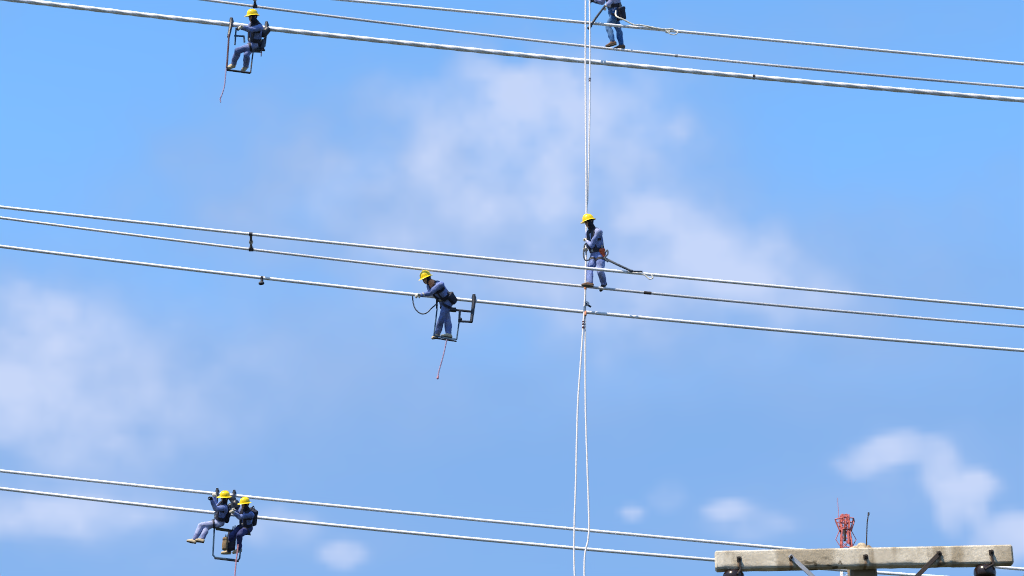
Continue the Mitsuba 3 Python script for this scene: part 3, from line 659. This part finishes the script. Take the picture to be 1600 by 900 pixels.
obj('rod', tube(curve([r0 - [0, 0, .1], r0, r1, r2], 8), .005, 8), 'rust_steel', k, smooth=True)
obj('rod_tip', tube([r2 - [0, 0, .012], r2 + [0.002, 0, .012]], .008, 8), 'rust_steel', k, smooth=40)


def bolt(px, dz):
    c = loc(px, dz); BOLT_X.append(float(c[0]))
    w = tm(chamfer_box(.038, .008, .038, .002).transform(frame(xd, yd, zd, c - yd * .005)))
    nut = trimesh.creation.cylinder(.014, .022, sections=6); M_ = np.eye(4); M_[:3, :] = frame(xd, zd, -yd, c - yd * .018); nut.apply_transform(M_)
    th = trimesh.creation.cylinder(.008, .05, sections=12); M_[:3, 3] = c - yd * .03; th.apply_transform(M_)
    b = obj('bolt', join(nut, th), 'rust_steel', k); obj('washer', w, 'rust_steel', b)
    return c


for px_, dz_ in ((1155, .0), (1237, .0), (1353, -.005), (1467, .01), (1548, .012)): bolt(px_, dz_)
for px_, px2 in ((1237, 1331), (1467, 1368)):
    a = loc(px_, .005) - yd * .012; b = loc(px2, -.49) - yd * .012
    d = nrm(b - a); n2 = np.cross(d, yd); ln = np.linalg.norm(b - a) + .04
    obj('brace', tm(chamfer_box(.036, .009, ln, .002).transform(frame(n2, yd, d, (a + b) / 2))), 'steel_galv' if px_ < 1300 else 'rust_steel', k)
for px_, bx in ((1145.5, 1155), (1537, 1548)):
    c = loc(px_, -AH / 2 - .004, 0)
    prof = [(0, 0), (.055, 0), (.07, -.008), (.086, -.03), (.09, -.06), (.084, -.085), (.07, -.098), (.062, -.102), (.066, -.115), (.08, -.13), (.084, -.155), (.07, -.175), (.045, -.185), (0, -.188)]
    ins = revolve(prof[::-1], 40); ins.apply_translation(c)
    i_ = obj('insulator', ins, 'porcelain', k, smooth=30)
    a = loc(bx, -.0) - yd * .008; b = loc(bx + 2, -AH / 2 - .01) - yd * .006; e2 = loc(px_ + (6 if bx < 1300 else -2), -AH / 2 - .06, 0) - yd * .1
    obj('strap', join(tube([a, b], .009, 8), tube([b, e2], .009, 8)), 'rust_steel', i_)

# ------------------------------------------------------------------ far red and white lattice tower
k = thing('lattice_tower', 'red lattice telecom tower rising far behind the concrete cross arm', 'tower')
TY = 150.
zt = lambda py: at(1321, py, TY)[2]
tx = at(1321, 830, TY)[0]; mpp = 156 / FPX
bw = lambda z: .29 + (zt(830) - z) * .055 if z < zt(830) else .27
zs = [zt(806)] + [zt(y) for y in (815, 829, 843, 857, 873, 889)]
while zs[-1] > 2.5: zs.append(zs[-1] - max(.8, .7 + (zs[0] - zs[-1]) * .045))
zs[-1] = 0.
corner = lambda z, q: np.array([tx + bw(z) * (1 if q in (0, 3) else -1), TY + bw(z) * (1 if q in (0, 1) else -1), z])
bands = {}
for i in range(len(zs) - 1):
    z1, z0 = zs[i], zs[i + 1]; colr = 'paint_red' if (i // 6) % 2 == 0 else 'paint_white'
    B = bands.setdefault((i // 6, colr), [])
    for q in range(4):
        B.append(tube([corner(z1, q), corner(z0, q)], .055, 6)); q2 = (q + 1) % 4
        B += [tube([corner(z1, q), corner(z1, q2)], .035, 6), tube([corner(z1, q), corner(z0, q2)], .024, 6), tube([corner(z1, q2), corner(z0, q)], .024, 6)]
for (b_, colr), B in bands.items(): obj('lattice_section', join(*B), colr, k, smooth=True)
hexa = lambda r, z, n=6: [np.array([tx + r * math.cos(2 * math.pi * i / n + .3), TY + r * math.sin(2 * math.pi * i / n + .3), z]) for i in range(n)]
h1, h2 = hexa(.74, zt(813)), hexa(.45, zt(829)); rg = []
for i in range(6): rg += [tube([h1[i], h1[(i + 1) % 6]], .045, 6), tube([h2[i], h2[(i + 1) % 6]], .04, 6), tube([h1[i], h2[i]], .045, 6)]
obj('platform', join(*rg), 'paint_red', k, smooth=True)
ant = [tm(hull(ball((tx + x, TY - .3, zt(y0)), .09), ball((tx + x, TY - .3, zt(y1)), .09))) for x, y0, y1 in ((-.12, 829, 846), (.14, 832, 850), (.0, 816, 826))]
obj('antenna_panel', ant[0], 'rust_steel', k, smooth=True); obj('antenna_panel', ant[1], 'paint_red', k, smooth=True); obj('antenna_panel', ant[2], 'paint_red', k, smooth=True)
obj('top_post', join(tube([[tx - .13, TY, zt(813)], [tx - .13, TY, zt(803)]], .06, 6), tube([[tx + .13, TY, zt(813)], [tx + .13, TY, zt(803)]], .06, 6), tube([[tx - .13, TY, zt(806)], [tx + .13, TY, zt(806)]], .05, 6)), 'paint_red', k, smooth=True)
wx = at(1310, 800, TY)[0]
obj('whip_antenna', join(tube([[wx, TY, zt(824)], [wx, TY, zt(778)]], [.024, .015], 6), tube([[wx, TY, zt(822)], [tx, TY, zt(826)]], .04, 6)), 'paint_red', k, smooth=True)
for sg in (-1, 1): obj('outrigger', join(tube([[tx + sg * .42, TY, zt(829)], [tx + sg * .72, TY, zt(843)]], .028, 6), tube([[tx + sg * .72, TY, zt(843)], [tx + sg * .34, TY, zt(857)]], .028, 6)), 'paint_red', k, smooth=True)
